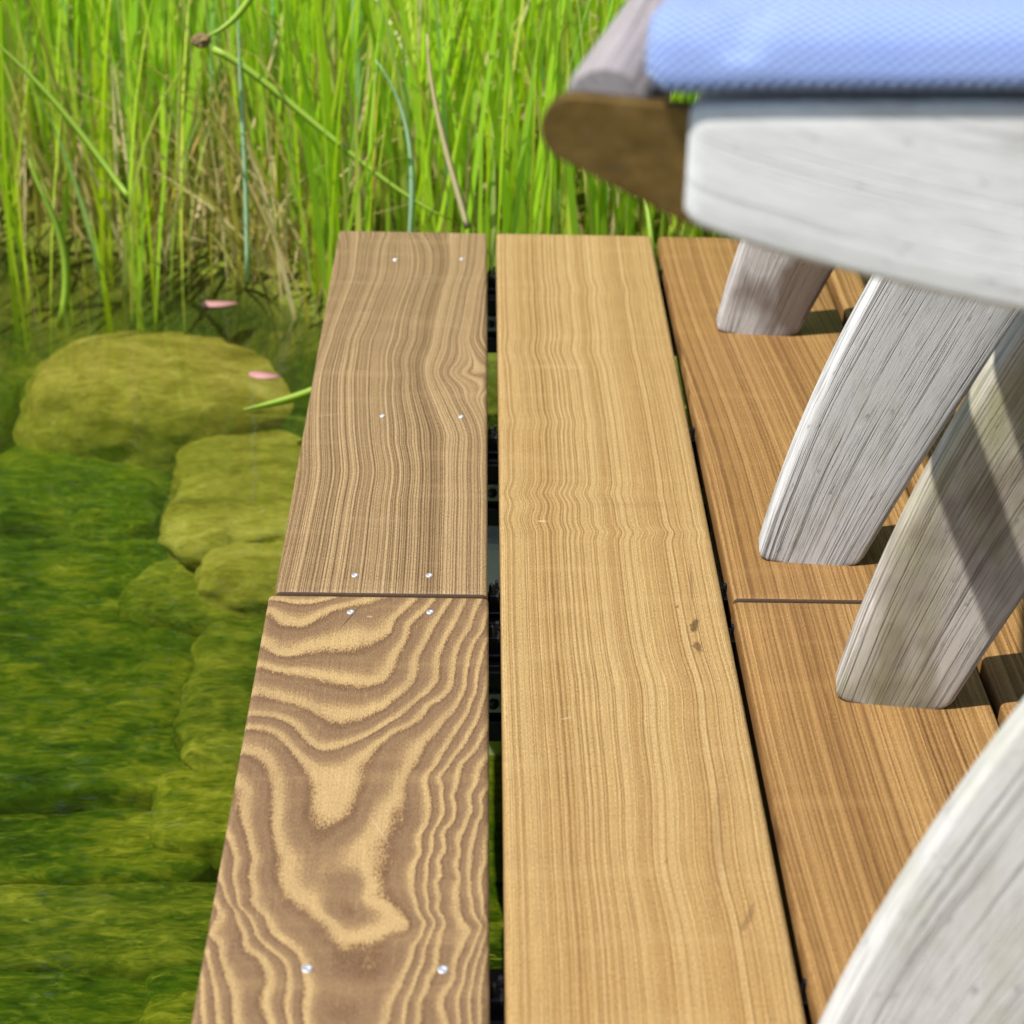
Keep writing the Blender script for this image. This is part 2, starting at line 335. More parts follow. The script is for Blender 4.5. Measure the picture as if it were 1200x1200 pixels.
# ------------------------------------------------------------------ terrain and water
WZ = -.15
def bank(x): return float(np.interp(x, [-9, -1.2, -.62, -.46, -.36, -.28, -.2, -.13, -.05, .5, 1.5, 9], [2.6, 2.16, 2.07, 2.01, 1.99, 1.955, 1.895, 1.80, 1.745, 1.72, 1.8, 2.4]))
TR_Y = pix(120, 704, -.285).y
def ground_z(x, y):
    s = y-bank(x)
    s = max(s, -4.0-y*1.0 if y < -3 else -9, abs(x)-6.0)
    nz = noise.fractal(Vector((x*3, y*3, 1.7)), 1.0, 2.0, 4)*.035
    tr = .075*math.exp(-((y-TR_Y-.02*noise.noise(Vector((x*5, 3, 1))))/.024)**2) if x < -.1 else 0   # dark crevice between the stone courses
    if s < 0: return -tr+WZ+.015-.125*(1-math.exp(s*8))-.085*min(1.6, -s)+nz*.4*min(1, -s*6+.2)
    return WZ+.015+min(.7, s*.20)+nz*.5
def axis(c0, c1, st, far):
    a = list(np.arange(c0, c1+1e-6, st)); d = st; lo, hi = [], []
    x = c1
    while x < far: d *= 1.35; x += d; hi.append(x)
    x = c0; d = st
    while x > -far: d *= 1.35; x -= d; lo.append(x)
    return lo[::-1]+a+hi
gx = axis(-1.0, .6, .018, 80); gy = axis(.4, 2.2, .015, 80)
V = [(x, y, ground_z(x, y)) for y in gy for x in gx]; nx = len(gx)
Fc = [(j*nx+i, j*nx+i+1, (j+1)*nx+i+1, (j+1)*nx+i) for j in range(len(gy)-1) for i in range(nx-1)]
tag(mesh('ground', V, Fc, M_GROUND), 'algae covered pond bed rising to a muddy bank', 'ground', kind='structure')
V, Fc = boxes([(-6.5, 6.5, -5, 3.0, -1.6, WZ)])
tag(mesh('water', V, Fc, M_WATER, smooth=False), 'clear green shallow pond water over mossy stones', 'water', kind='structure')

# ------------------------------------------------------------------ submerged stones
def rock(px, py, hw, hh, zt, thick, mat, label, seed, boxy=3.0, cat='stone'):
    for _ in range(0 if zt > -.21 else 4):
        q = pix(px, py, zt); yq = min(q.y, bank(q.x)-.16); zt = (ground_z(q.x, yq-.055)+ground_z(q.x, yq+.055))/2+(.02 if abs(yq-TR_Y) > .028 and abs(yq-TR_Y) < .085 else 0)+(.040 if mat is M_ROCKY else .030)   # the top stands a little proud of the silt
    hh *= 1.04; hw *= 1.03; py -= 2; thick = .034 if zt < -.21 else .062; boxy += .6 if zt > -.21 else 1.5; tx, ty = random.uniform(-.05, .05), random.uniform(-.04, .04)
    c = pix(px, py, zt); a = pix(px+hw, py, zt); b0 = pix(px, py-hh, zt); b1 = pix(px, py+hh, zt)
    rx = abs(a.x-c.x); ry = abs(b0.y-b1.y)/2; cy = (b0.y+b1.y)/2
    bm = bmesh.new(); bmesh.ops.create_icosphere(bm, subdivisions=5, radius=1)
    for v in bm.verts:
        p = v.co.copy(); k = (abs(p.x)**boxy+abs(p.y)**boxy+abs(p.z)**boxy)**(-1/boxy); p *= k
        n1 = noise.fractal(p*1.1+Vector((seed*3.1, 1, seed)), 1.0, 2.0, 3); n2 = noise.fractal(p*4+Vector((seed, 7, 2)), 1.0, 2.0, 4)
        p *= 1+n1*.11+n2*.025
        wv = noise.noise_vector(Vector(((c.x+p.x*rx)*14, (cy+p.y*ry)*34, seed)))*.0075+noise.noise_vector(Vector(((c.x+p.x*rx)*40, (cy+p.y*ry)*90, seed)))*.0022
        v.co = Vector((wv.x, wv.y*.8, 0))+Vector((p.x*rx*1.04, p.y*ry*1.04, p.z/(1+n1*.11+n2*.025)*thick*(1+n2*.06)+p.x*rx*tx+p.y*ry*ty))
    me = bpy.data.meshes.new('stone'); bm.to_mesh(me); bm.free(); me.polygons.foreach_set('use_smooth', [True]*len(me.polygons)); me.materials.append(mat)
    o = bpy.data.objects.new('submerged_stone', me); COL.objects.link(o); o.location = (c.x, cy, zt-thick); o.rotation_euler = (0, 0, 0)
    tag(o, label, cat, 'stones lying under the pond water'); return o
ROCKS = [
 (200, 414, 172, 46, -.185, .05, 'y', 'broad pale yellow slab of stone just under the water by the reeds', 2.2),
 (300, 556, 95, 66, -.235, .07, 'y', 'yellow olive stone between the big slab and the deck edge', 2.6),
 (312, 636, 80, 42, -.245, .06, 'y', 'small rounded yellow stone tucked against the deck edge below a dark gap', 2.3),
 (70, 560, 120, 42, -.26, .08, 'g', 'dark green stone in the shade below the big pale slab', 2.5),
 (70, 645, 170, 60, -.25, .08, 'g', 'wide bright green mossy stone at the left edge above a dark crevice', 2.5),
 (232, 682, 78, 34, -.26, .06, 'm', 'low olive stone just above the long dark crevice', 2.4),
 (85, 785, 150, 66, -.27, .09, 'm', 'squarish olive block of stone under the long dark crevice', 4.0),
 (290, 800, 68, 82, -.27, .09, 'm', 'upright olive block beside the deck, right of a dark vertical joint', 4.0),
 (110, 885, 160, 38, -.30, .08, 'g', 'long dark green block in the shaded middle of the water', 4.0),
 (265, 935, 85, 45, -.31, .08, 'g', 'dark green stone beside the loop grained board', 3.4),
 (90, 985, 150, 40, -.31, .08, 'g', 'low green block with a small yellow patch on top', 4.0),
 (110, 1075, 170, 52, -.31, .09, 'm', 'large olive green block near the bottom left of the photo', 4.0),
 (60, 1165, 150, 46, -.32, .09, 'm', 'mossy block in the bottom left corner of the photo', 4.0),
 (240, 1170, 70, 60, -.33, .09, 'g', 'dark green stone next to the lowest part of the deck edge', 3.2),
 (595, 960, 90, 90, -.345, .09, 'm', 'bright olive stone seen through the gap between the two front boards', 3.0),
 (600, 1120, 110, 70, -.35, .09, 'm', 'green stone low in the gap beside the loop grained board', 3.0),
 (850, 470, 90, 60, -.22, .08, 'y', 'mossy yellow stone glimpsed through the gap left of the chair legs', 2.8),
 (905, 960, 90, 110, -.26, .08, 'g', 'dark mossy stone glimpsed through the right hand board gap', 3.0),
 (-60, 470, 70, 50, -.22, .08, 'g', 'green stone left of the broad pale slab', 2.6),
]
for i, (px, py, hw, hh, zt, th, m, lab, bx) in enumerate(ROCKS):
    rock(px, py, hw, hh, zt, th, {'y': M_ROCKY, 'g': M_ROCKG, 'm': M_BED if i % 2 else M_ROCKG}[m], lab, i+1, bx)
# pale footing under the deck, seen through both gaps
for bx_, lab in (((.095, .215, 1.205, 1.318, -.40, -.098), 'pale footing glimpsed in the gap beside the far chair leg'), ((-.05, .055, 1.292, 1.33, -.40, -.098), 'pale footing glimpsed in the gap right of the grey brown board')):
    o = mesh('footing', *boxes([bx_]), M_CONC, smooth=False); bev(o, .006, 2); tag(o, lab, 'footing', 'pale footings under the deck')

# ------------------------------------------------------------------ deck structure
JO = [(1.556, 1.615, 'black joist nearest the reeds, under the ends of the deck boards'),
      (1.262, 1.316, 'black joist halfway along the grey brown board'),
      (1.050, 1.092, 'black joist just beyond the seam between the two left boards'),
      (1.003, 1.046, 'black joist just on the near side of the seam under the loop grained board'),
      (.700, .752, 'black joist under the two bright screws near the bottom of the photo'),
      (.16, .21, 'black joist below the camera position')]
for (y0, y1, lab) in JO:
    r = empty('deck_joist', (0.4, y0, -.0235)); tag(r, lab, 'joist', 'joists carrying the deck boards')
    X0, X1 = -.485, .74
    h = .047
    V, Fc = boxes([(X0, X1, .006, y1-y0, -h, 0), (X0, X1, 0, .0058, -.0115, -.0005), (X0, X1, 0, .0058, -h+.0005, -h+.014)])
    bev(mesh('beam', V, Fc, M_BLACK, r, smooth=False), .0008, 1)
    mesh('metal_strip', *boxes([(X0+.002, X1-.002, .0028, .0057, -.0285, -.0165)]), M_STRIP, r, smooth=False)
    for gxx in (.0146-.4, .1468-.4, .2768-.4, .4-.4):
        # plastic spacer clip in each board gap and its screw
        V, Fc = boxes([(gxx-.0030, gxx+.0030, .016, .030, .0006, .012), (gxx-.009, gxx+.009, .012, .036, .0003, .0032), (gxx-.0026, gxx-.0006, .018, .021, .0125, .018), (gxx+.0006, gxx+.0026, .024, .027, .0125, .017)])
        bev(mesh('spacer_clip', V, Fc, M_PLASTIC, r, smooth=False), .0006, 1)
        V, Fc = tube([(gxx, .0029, -.0225), (gxx, .0010, -.0225), (gxx, .0004, -.0225)], [.0032, .0030, .0018], 12)
        mesh('screw', V, Fc, M_BLACK, r)
    if 1.0 < y0 < 1.04: continue
    for px_ in (-.34, .10, .66):
        p = mesh('post', *tube([(px_, .03, -h-.0005), (px_, .03, -.33)], [.02, .02], 14), M_PLASTIC, r); sharp(p)

# --- deck boards
def rbf(points, vals, lam=1e-4):
    P = np.array(points, float); n = len(P); D = np.linalg.norm(P[:, None]-P[None], axis=2); K = np.where(D > 0, D*D*np.log(D+1e-12), 0)+lam*np.eye(n)
    Q = np.c_[np.ones(n), P]; A = np.block([[K, Q], [Q.T, np.zeros((3, 3))]]); c = np.linalg.solve(A, np.r_[np.array(vals, float), 0, 0, 0])
    def f(X):
        X = np.asarray(X, float); D = np.linalg.norm(X[:, None]-P[None], axis=2); K = np.where(D > 0, D*D*np.log(D+1e-12), 0)
        return K@c[:n]+np.c_[np.ones(len(X)), X]@c[n:]
    return f
Z4 = lambda p: (220+p[0]/3.243, 690+p[1]/3.243)
Z5 = lambda p: (220+p[0]/3.243, 930+p[1]/3.243)
Z7 = lambda p: (300+p[0]/2.4, 260+p[1]/2.4)
LV = {  # ring lines of the bold board as followed on the photograph
 0: (Z4, '330,35 420,48 500,42 560,28'),
 1: (Z4, '320,80 370,120 430,125 480,105 540,75 600,58 680,40 720,28'),
 2: (Z4, '300,200 350,240 400,240 450,215 500,200 560,200 610,180 660,170 710,180 760,150 800,90 850,45'),
 3: (Z4, '280,285 330,300 400,310 470,318 540,330 620,345 690,350 740,330 770,280 800,220 830,140 880,90 930,40'),
 4: (Z4, '262,385 320,395 390,415 460,440 520,460 600,465 680,460 740,435 800,390 850,330 865,260 900,190 940,120 990,45'),
 5: (Z4, '245,470 310,475 370,490 420,520 460,570 510,600 570,590 640,570 720,530 800,480 870,420 940,340 945,260 985,170 1030,80 1050,40'),
 6: (Z4, '235,520 290,525 340,545 390,590 440,645 500,700 540,760 560,800 610,740 640,650 710,590 780,540 870,490 910,440 1000,340 1010,260 1050,170 1090,80 1110,40'),
 7: (Z4, '225,610 280,620 320,660 340,720 345,780 345,840 740,840 790,790 820,700 860,620 930,540 1010,450 1050,370 1060,290 1110,170 1135,90'),
 8: (Z4, '205,740 230,780 220,840 910,840 900,760 930,680 990,580 1060,470 1090,390 1100,310 1120,230 1140,180'),
 9: (Z4, '970,840 965,760 955,710 1000,650 1060,560 1110,450 1130,380'),
 10: (Z4, '1010,840 1015,740 1040,660'), 11: (Z4, '1075,840 1090,740 1130,640')}
LV5 = {7: '350,150 380,230 375,310 420,380 480,420 540,480 610,545 700,520 765,480 740,430 675,400 680,300 660,200 720,110',
 8: '215,20 220,100 245,200 245,300 260,380 310,480 370,560 430,610 450,680 450,800 455,870 900,120 880,230 850,320 860,400 900,490 880,550 850,610 830,660 790,750 750,860',
 9: '165,170 190,250 180,330 200,430 260,530 330,600 380,650 385,750 390,870 965,20 940,130 920,230 905,330 910,420 935,500 905,570 890,640 860,720 820,860',
 10: '140,360 180,440 220,530 280,620 320,720 325,870 1000,10 970,140 950,250 940,340 945,440 955,530 940,600 910,700 880,790 870,870',
 11: '95,530 130,620 160,700 185,800 190,870 1070,20 1050,130 1030,230 1030,320 1020,420 1040,500 1060,530 1030,600 1010,700 980,870',
 12: '75,600 95,700 120,870 1110,20 1095,120 1070,230 1065,310 1080,420 1115,510 1085,580 1050,680 1030,870',
 13: '55,700 65,870 1130,250 1110,350 1120,450 1135,520 1110,600 1080,720 1075,870', 14: '1135,600 1110,740 1110,870'}
P_, W_ = [], []
def addl(fn, st, lev):
    for a in st.split():
        x, y = map(float, a.split(',')); q = pix(*fn((x, y))); P_.append((q.x*10, q.y*10)); W_.append(lev)
for k, (fn, st) in LV.items(): addl(fn, st, k)
for k, st in LV5.items(): addl(Z5, st, k)
addl(Z4, '560,720', 6.05); addl(Z5, '480,190 560,150 430,120 640,90', 6.4); addl(Z5, '620,760', 7.5)
addl(Z5, '540,290 470,280 560,250', 6.74); addl(Z5, '600,350 590,400 580,450 630,460', 6.34); addl(Z5, '640,370 545,380', 6.6); addl(Z5, '600,640 680,600', 7.3); addl(Z5, '780,300 810,200 800,560', 7.45); addl(Z5, '310,250 330,400 400,500 480,570', 7.5); addl(Z4, '420,760 700,760', 6.5)
f_loop = rbf(P_, W_, 2e-6)
def g_loop(x, y):
    yy = np.where(y < .668, 1.336-y, y); yy = np.minimum(yy, 1.2); yy = np.where(yy > 1.042, 1.042-(yy-1.042)*.2, yy)
    return f_loop(np.c_[x*10, yy*10])
PA, VA = [], []
for st in ('390,30 370,150 300,330 287,430 287,520 292,620 300,700 283,800 270,900 250,1040', '560,30 550,150 510,330 488,430 518,510 553,600 547,780 543,900 540,1040',
           '630,30 605,180 578,330 556,425 603,500 640,600 640,700 640,900 640,1040', '235,30 185,330 135,640 105,850 62,1040', '440,30 420,330 405,430 405,520 412,620 415,780 400,1040',
           '690,420 656,470'):
    pts = [pix(*Z7(tuple(map(float, a.split(','))))) for a in st.split()]
    lv = pts[-1].x if len(pts) > 2 else .0125
    for q in pts: PA.append((q.x*10, q.y*10)); VA.append(lv)
f_grey = rbf(PA, VA, 3e-3)
def wig(seed, ax=.004, n=5):
    r = np.random.default_rng(seed); k = r.uniform(2, 16, n); ph = r.uniform(0, 6.28, n); kx = r.uniform(-14, 14, n); am = ax/np.sqrt(k/2)*r.uniform(.4, 1, n)
    return lambda x, y: sum(am[i]*np.sin(k[i]*y+kx[i]*x+ph[i]) for i in range(n))
def g_straight(seed, freq, ax, tilt=0, curve=0):
    wf = wig(seed, ax)
    return lambda x, y: (x+wf(x, y)+tilt*(y-1)+curve*(x-.2)*(y-1.1))*freq+seed*13.0
TH = .023
def kinks(base, freq, ks):
    # small sideways jogs where the rings ripple across the board: (y, width, shift, x centre, x spread)
    return lambda x, y: base(x, y)+freq*sum(a*np.exp(-((y-yy)/wd)**2)*np.exp(-((x-xc)/xs)**2) for (yy, wd, a, xc, xs) in ks)
def board(label, x0, x1, y0, y1, mat, gf, ndx, ysteps, r=.0028, screws=(), dz=0):
    cx, cy = (x0+x1)/2, (y0+y1)/2
    # round off the board ends too: rings near the ends are drawn in and lowered slightly
    ends = [(0, .0022), (.0008, .0008), (.0024, 0)]
    ys = [y0+a for a, _ in ends]+[y for y in ysteps if y0+.004 < y < y1-.004]+[y1-a for a, _ in ends[::-1]]
    drop = [d for _, d in ends]+[0]*(len(ys)-6)+[d for _, d in ends[::-1]]
    rings, G = [], []
    for y, d in zip(ys, drop):
        prof = rrect(x0+d*.6, x1-d*.6, -TH, -d, r, 3, ndx, 1)
        rings.append([(p[0]-cx, y-cy, p[1]) for p in prof]); G += [(p[0], y) for p in prof]
    G = np.array(G); V, Fc = loft(rings)
    o = mesh('deck_board', V, Fc, mat, None, (cx, cy, dz), attrs={'grain': gf(G[:, 0], G[:, 1])}); sharp(o, 55)
    o.data.materials.append(M_END)
    for f in o.data.polygons:
        if abs(f.normal.y) > .6: f.material_index = 1
    tag(o, label, 'deck board', 'ash boards of the deck')
    for (px, py, rr) in screws:
        q = pix(px, py); l = Vector((q.x-cx, q.y-cy, 0)); n = 20
        rec = mesh('screw', *loft([[(l.x+a*math.cos(6.283*k/n), l.y+a*math.sin(6.283*k/n), z) for k in range(n)] for a, z in ((rr*1.0, -.0006), (rr*1.0, .0005), (rr*.86, .0009), (rr*.55, .0009), (rr*.42, .0004), (rr*.1, .0003))]), M_STEEL, o)
        sharp(rec, 30)
    return o
fine = list(np.arange(.62, 1.66, .0032)); mid = list(np.arange(-.6, .62, .04)); med = list(np.arange(.55, 1.66, .012))
board('brown board with bold looping grain and two bright screws, beside the water', -.1123, .0113, -.6, 1.0448, M_LOOP, g_loop, 84, mid+fine, screws=[(411, 718, .0022), (504, 718, .0022), (360, 1136, .0025), (519, 1137, .0025)])
b_far = board('grey brown board with fine swirling lines and six small screws, by the reeds', -.1094, .0108, 1.0478, 1.6410, M_GREY, lambda x, y: f_grey(np.c_[x*10, y*10])*560+wig(5, .0006)(x, y)*560, 60, fine,
      screws=[(463, 305, .0021), (541, 304, .0018), (448, 488, .0019), (540, 489, .0019), (416, 675, .0021), (503, 675, .0021)])
board('long pale straw coloured board, unbroken along the middle of the deck', .0182, .1440, -.6, 1.6412, M_PALE, kinks(g_straight(2, 430, .0022), 430, [(1.175, .010, .0035, .05, .05), (1.125, .007, -.003, .10, .04), (1.40, .02, .003, .06, .05), (1.28, .012, -.002, .04, .04), (1.14, .012, .0025, .03, .03), (.95, .03, -.003, .11, .04), (.80, .04, .004, .10, .04), (1.52, .015, -.002, .1, .05)]), 40, mid+fine)
board('reddish board carrying the feet of the far chair, short of the seam', .1495, .2735, 1.0475, 1.6405, M_RED, g_straight(3, 330, .004, .03, .16), 30, med)
board('reddish board under the near chair, on the near side of the seam', .1487, .2740, -.6, 1.0446, M_RED, g_straight(4, 350, .004, .02, -.1), 30, mid+med)
board('golden board behind the chair legs, second from the pale board', .2787, .4045, -.6, 1.6405, M_RED, g_straight(6, 330, .004, .0, .1), 24, mid+med)
for k, nm in enumerate(('third', 'fourth', 'fifth', 'sixth')):
    x = .411+k*.1305
    board(f'{nm} board to the right of the long pale board, under the chairs', x, x+.124, -.6, 1.6405, M_RED if k % 2 else M_PALE, g_straight(8+k, 320, .004, .0, .1), 12, mid+list(np.arange(.6, 1.66, .04)))

# ------------------------------------------------------------------ chairs
def legL(z): return .17*z+.7*z*z
def legR(z): return .06+.40*z+.3*z*z
RB = ([-.05, -.04, -.028, -.012, .002, .027, .05, .12, .20, .31], [.3880, .3845, .3812, .3779, .3756, .3718, .369, .3635, .359, .357])
def rail_bot(s): s = s if s < .31 else .62-s; return float(np.interp(s, *RB))
def rail_top(s): return .4405-.155*(s-.31)**2
T_LEG, T_RAIL, WID = .022, .024, .346
def add_leg(root, foot, yaw, mirror, mat, label=None, zt=.376):
    rings, uv = [], []
    zs = [0, .001, .0028, .0055]+list(np.linspace(.014, zt, 26))
    for z in zs:
        l, r = legL(z), legR(z); q = max(0, 1-z/.0055); ins = .0055*(1-math.sqrt(max(0, 1-q*q)))
        l += ins*1.1; r -= ins*.7
        prof = rrect(l, r, 0, T_LEG, .0042, 3, 6, 1)
        for p in prof: uv.append(((p[0]-legL(z))/(legR(z)-legL(z))*.072, z*1.15, p[1]))
        rings.append([((-p[0] if mirror else p[0]), p[1], z) for p in prof])
    V, Fc = loft(rings); o = mesh('leg', V, Fc, mat, root, attrs={'grain_uv': uv}); sharp(o, 50)
    o.location = foot; o.rotation_euler = (0, 0, yaw)
    if label: o['label'] = label
    return o
def add_rail(root, y0, mat, label=None):
    rings, uv = [], []
    ss = [-.0455, -.0448, -.0432]+list(np.linspace(-.040, .660, 60))+[.6632, .6648, .6655]
    for s in ss:
        e = min(s+.0455, .6655-s); d = .002*(1-min(1, e/.003))
        prof = rrect(y0+d, y0+T_RAIL-d, rail_bot(s)+d, rail_top(s)-d, .0026, 3, 1, 6)
        for p in prof: uv.append((p[1]-rail_bot(s), s, p[0]))
        rings.append([(s, p[0], p[1]) for p in prof])
    V, Fc = loft(rings); o = mesh('side_rail', V, Fc, mat, root, attrs={'grain_uv': uv}); sharp(o, 50)
    if label: o['label'] = label
    return o
def add_bracket(root, y0, end):
    # brass plate with a rounded end that carries the crossbar
    C0 = (-.0800, .4080); R0 = .0104
    pts = [(-.030, .4175), (-.052, .4180)]+[(C0[0]+R0*math.cos(a), C0[1]+R0*math.sin(a)) for a in np.linspace(rad(88), rad(252), 18)]+[(-.052, .3850), (-.045, .3822), (-.030, .3810)]
    f = (lambda s: .62-s) if end else (lambda s: s)
    A = [(f(s), y0, z) for s, z in pts]; B = [(f(s), y0+.006, z) for s, z in pts]
    V, Fc = loft([A, B]); o = mesh('bracket', V, Fc, M_BRASS, root, smooth=False); sharp(o); bev(o, .0009, 2)
def add_bar(root, y0, y1, end):
    C = (.692 if end else -.0720, .4125); rings, uv = [], []
    for y in np.linspace(y0, y1, 30):
        e = min(y-y0, y1-y); R_ = .0142-.0016*(1-min(1, e/.002))
        for k in range(28):
            a = 2*math.pi*k/28; uv.append((a*.0142, y, 0))
        rings.append([(C[0]+R_*math.cos(2*math.pi*k/28), y, C[1]+R_*math.sin(2*math.pi*k/28)) for k in range(28)])
    V, Fc = loft(rings); o = mesh('crossbar', V, Fc, M_BAR, root, attrs={'grain_uv': uv}); sharp(o, 50)
def make_chair(loc, yaw, label, legs, railmats):
    r = empty('footstool', loc, -yaw); tag(r, label, 'wooden stool', 'weathered teak stools on the deck')
    for (dx, y, mir, extra, mat, lab) in legs:
        foot = (.62, y, 0) if mir else (dx, y, 0)
        add_leg(r, foot, -extra, mir, mat, lab)
    add_rail(r, -.026, railmats[0]); add_rail(r, WID+T_LEG+.002, railmats[1])
    for end in (0, 1):
        add_bracket(r, -.017, end); add_bracket(r, WID+T_LEG+.011, end)
        add_bar(r, -.0108, WID+T_LEG+.0108, end)
    # seat slats between the rails, under the cushion
    for s in np.arange(.03, .6, .07):
        z = rail_top(s)-.0062
        o = mesh('seat_slat', *boxes([(s-.026, s+.026, -.0015, WID+T_LEG+.0015, z-.010, z)]), M_BAR, r, smooth=False); bev(o, .002, 2)
    return r
def cushion(loc, yaw, label):
    S0, S1, Y0, Y1 = -.0600, .68, -.0335, .392
    def prof(s):
        e = min(s-S0, S1-s); k = min(1, e/.010); inset = .010*(1-math.sqrt(max(0, 1-(1-k)**2)))
        zb = rail_top(min(max(s, -.05), .67))+.0043; H = .0215
        P = rrect(Y0+inset*.8, Y1-inset*.8, zb+inset*.55, zb+H-inset*.35, .0065, 5, 40, 3)
        out = []
        for (y, z) in P:
            t = (z-zb)/H; ey = min(y-Y0, Y1-y); es = e
            puff = max(0, t-.45)*(1-math.exp(-max(0, min(ey, es)-.012)/.05))*.016
            # seam: shallow valley just inside the top edge, welt on the edge
            seam = -.0022*math.exp(-((min(ey, es*1.0)-.017)/.0042)**2) if t > .75 else 0
            wr = noise.noise(Vector((s*22, y*38, 2)))*.0016+noise.noise(Vector((s*60, y*60, 4)))*.0006
            fold = -.0035*math.exp(-((s-S0-.028-.35*(y-Y0))/.006)**2)*max(0, 1-ey/.05)*(t > .5)
            fb = -.0013*math.exp(-((t-.62)/.16)**2)+.0008*math.exp(-((t-.12)/.14)**2) if ey < .004 else 0
            y += (.011*t*math.exp(-max(0, ey-.004)/.012)) if y < .1 else 0
            out.append((y-fb*(1 if y < .1 else -1)*-1, z+puff+seam+(wr if t > .3 else wr*.3)+fold))
        return out
    ss = [S0, S0+.0006, S0+.0018, S0+.0036, S0+.006, S0+.0085]+list(np.linspace(S0+.011, S1-.011, 200))+[S1-.0085, S1-.006, S1-.0036, S1-.0018, S1-.0006, S1]
    rings = [[(s+.045*(y-Y0), y, z) for y, z in prof(s)] for s in ss]   # the cushion lies slightly askew
    V, Fc = loft(rings); o = mesh('seat_cushion', V, Fc, M_FAB, None, loc); o.rotation_euler = (0, 0, -yaw); tag(o, label, 'cushion', 'blue cushions on the stools')
    sharp(o, 80)
    return o
c2 = (.1108, .6034, 0); y2 = rad(13.4)
make_chair(c2, y2, 'near weathered grey stool with brass bracket and whitish rail, under the blue cushion',
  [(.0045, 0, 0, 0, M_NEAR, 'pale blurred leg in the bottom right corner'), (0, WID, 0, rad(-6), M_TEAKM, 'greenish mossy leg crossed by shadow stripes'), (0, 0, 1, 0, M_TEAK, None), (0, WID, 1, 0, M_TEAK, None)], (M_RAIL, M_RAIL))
cushion(c2, y2, 'pale blue woven cushion lying on the near stool')
c1 = (.1681, 1.0918, 0); y1 = rad(1.4)
make_chair(c1, y1, 'far weathered grey stool behind, showing two curved legs on the reddish board',
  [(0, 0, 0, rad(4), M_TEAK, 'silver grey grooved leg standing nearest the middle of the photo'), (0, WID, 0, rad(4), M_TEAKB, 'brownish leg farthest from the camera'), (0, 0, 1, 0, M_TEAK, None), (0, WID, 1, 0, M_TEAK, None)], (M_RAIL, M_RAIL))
cushion(c1, y1, 'blue cushion on the far stool, above the top of the photo')

# ------------------------------------------------------------------ reeds and grass
def blades(name, roots, hts, wid, lean, mat, label, cat, nseg=6, tones=None, droop=.25):
    n = len(roots); t = np.linspace(0, 1, nseg+1)
    ang = RNG.uniform(0, 2*np.pi, n); la = RNG.uniform(0, 2*np.pi, n)
    L = lean*np.abs(RNG.normal(0, 1, n)); dr = droop*RNG.random(n)**2
    V = np.zeros((n, nseg+1, 2, 3)); 
    for k, tt in enumerate(t):
        off = (L*tt+dr*tt**2.5)*hts; z = hts*tt*(1-.35*dr*tt**2)
        cxy = roots[:, :2]+np.stack([np.cos(la), np.sin(la)], 1)*off[:, None]
        wv = wid*(1-tt**2.2*.93)*(.75+.25*min(1, tt*4)); d = np.stack([np.cos(ang+tt*.8), np.sin(ang+tt*.8)], 1)*wv[:, None]*.5
        V[:, k, 0, :2] = cxy-d; V[:, k, 1, :2] = cxy+d; V[:, k, :, 2] = (roots[:, 2]+z)[:, None]
    base = (np.arange(n)*(nseg+1)*2)[:, None]; q = []
    for k in range(nseg): q.append(np.stack([base[:, 0]+2*k, base[:, 0]+2*k+1, base[:, 0]+2*k+3, base[:, 0]+2*k+2], 1))
    Q = np.stack(q, 1).reshape(-1, 4)
    me = bpy.data.meshes.new(name); me.vertices.add(V.size//3); me.vertices.foreach_set('co', V.ravel().astype(np.float32))
    me.loops.add(Q.size); me.loops.foreach_set('vertex_index', Q.ravel().astype(np.int32))
    me.polygons.add(len(Q)); me.polygons.foreach_set('loop_start', (np.arange(len(Q))*4).astype(np.int32)); me.polygons.foreach_set('loop_total', np.full(len(Q), 4, np.int32))
    me.update(calc_edges=True); me.validate()
    me.polygons.foreach_set('use_smooth', [True]*len(me.polygons))
    tn = (RNG.random(n) if tones is None else tones)
    for nm, a in (('tone', np.repeat(tn, (nseg+1)*2)), ('along', np.tile(np.repeat(t, 2), n))):
        at = me.attributes.new(nm, 'FLOAT', 'POINT'); at.data.foreach_set('value', a.astype(np.float32))
    me.materials.append(mat); o = bpy.data.objects.new(name, me); COL.objects.link(o)
    tag(o, label, cat, kind='stuff'); return o
def scatter(n, xr, sr, power=1.0, clump=0.0):
    x = RNG.uniform(*xr, n); s = sr[0]+(sr[1]-sr[0])*RNG.random(n)**power; P = []
    for i in range(n):
        y = bank(x[i])+s[i]
        if y < 1.72 and x[i] > -.15: y = 1.72+RNG.random()*.12
        if clump and noise.noise(Vector((x[i]*7, y*7, 0))) < RNG.uniform(-.6, clump-.6): y += .12
        P.append((x[i], y, max(ground_z(x[i], y)-.01, -.3)))
    return np.array(P)
R1 = scatter(6800, (-1.15, 1.35), (0, .9), 1.05, .5)
blades('reeds', R1, RNG.uniform(.22, .50, len(R1)), RNG.uniform(.0035, .0085, len(R1)), .09, M_REED, 'dense bright green reeds filling the far bank', 'reeds')
R2 = scatter(6500, (-1.8, 2.0), (.6, 2.6), .9)
blades('grass', R2, RNG.uniform(.25, .5, len(R2)), RNG.uniform(.005, .011, len(R2)), .12, M_REED, 'tall green grass farther back on the bank', 'grass', 5)
R3 = scatter(1400, (-1.1, 1.2), (-.03, .5), 1.5); R3[:, 1] += np.where(R3[:, 0] > -.2, .13, 0)*(R3[:, 1] < 1.85)
blades('dead_grass', R3, RNG.uniform(.08, .40, len(R3)), RNG.uniform(.002, .0055, len(R3)), .24, M_STRAW, 'dry straw coloured stalks among the reed bases', 'dead grass', 5, droop=.6)
R4 = scatter(150, (-.9, -.10), (-.16, 0), .5)
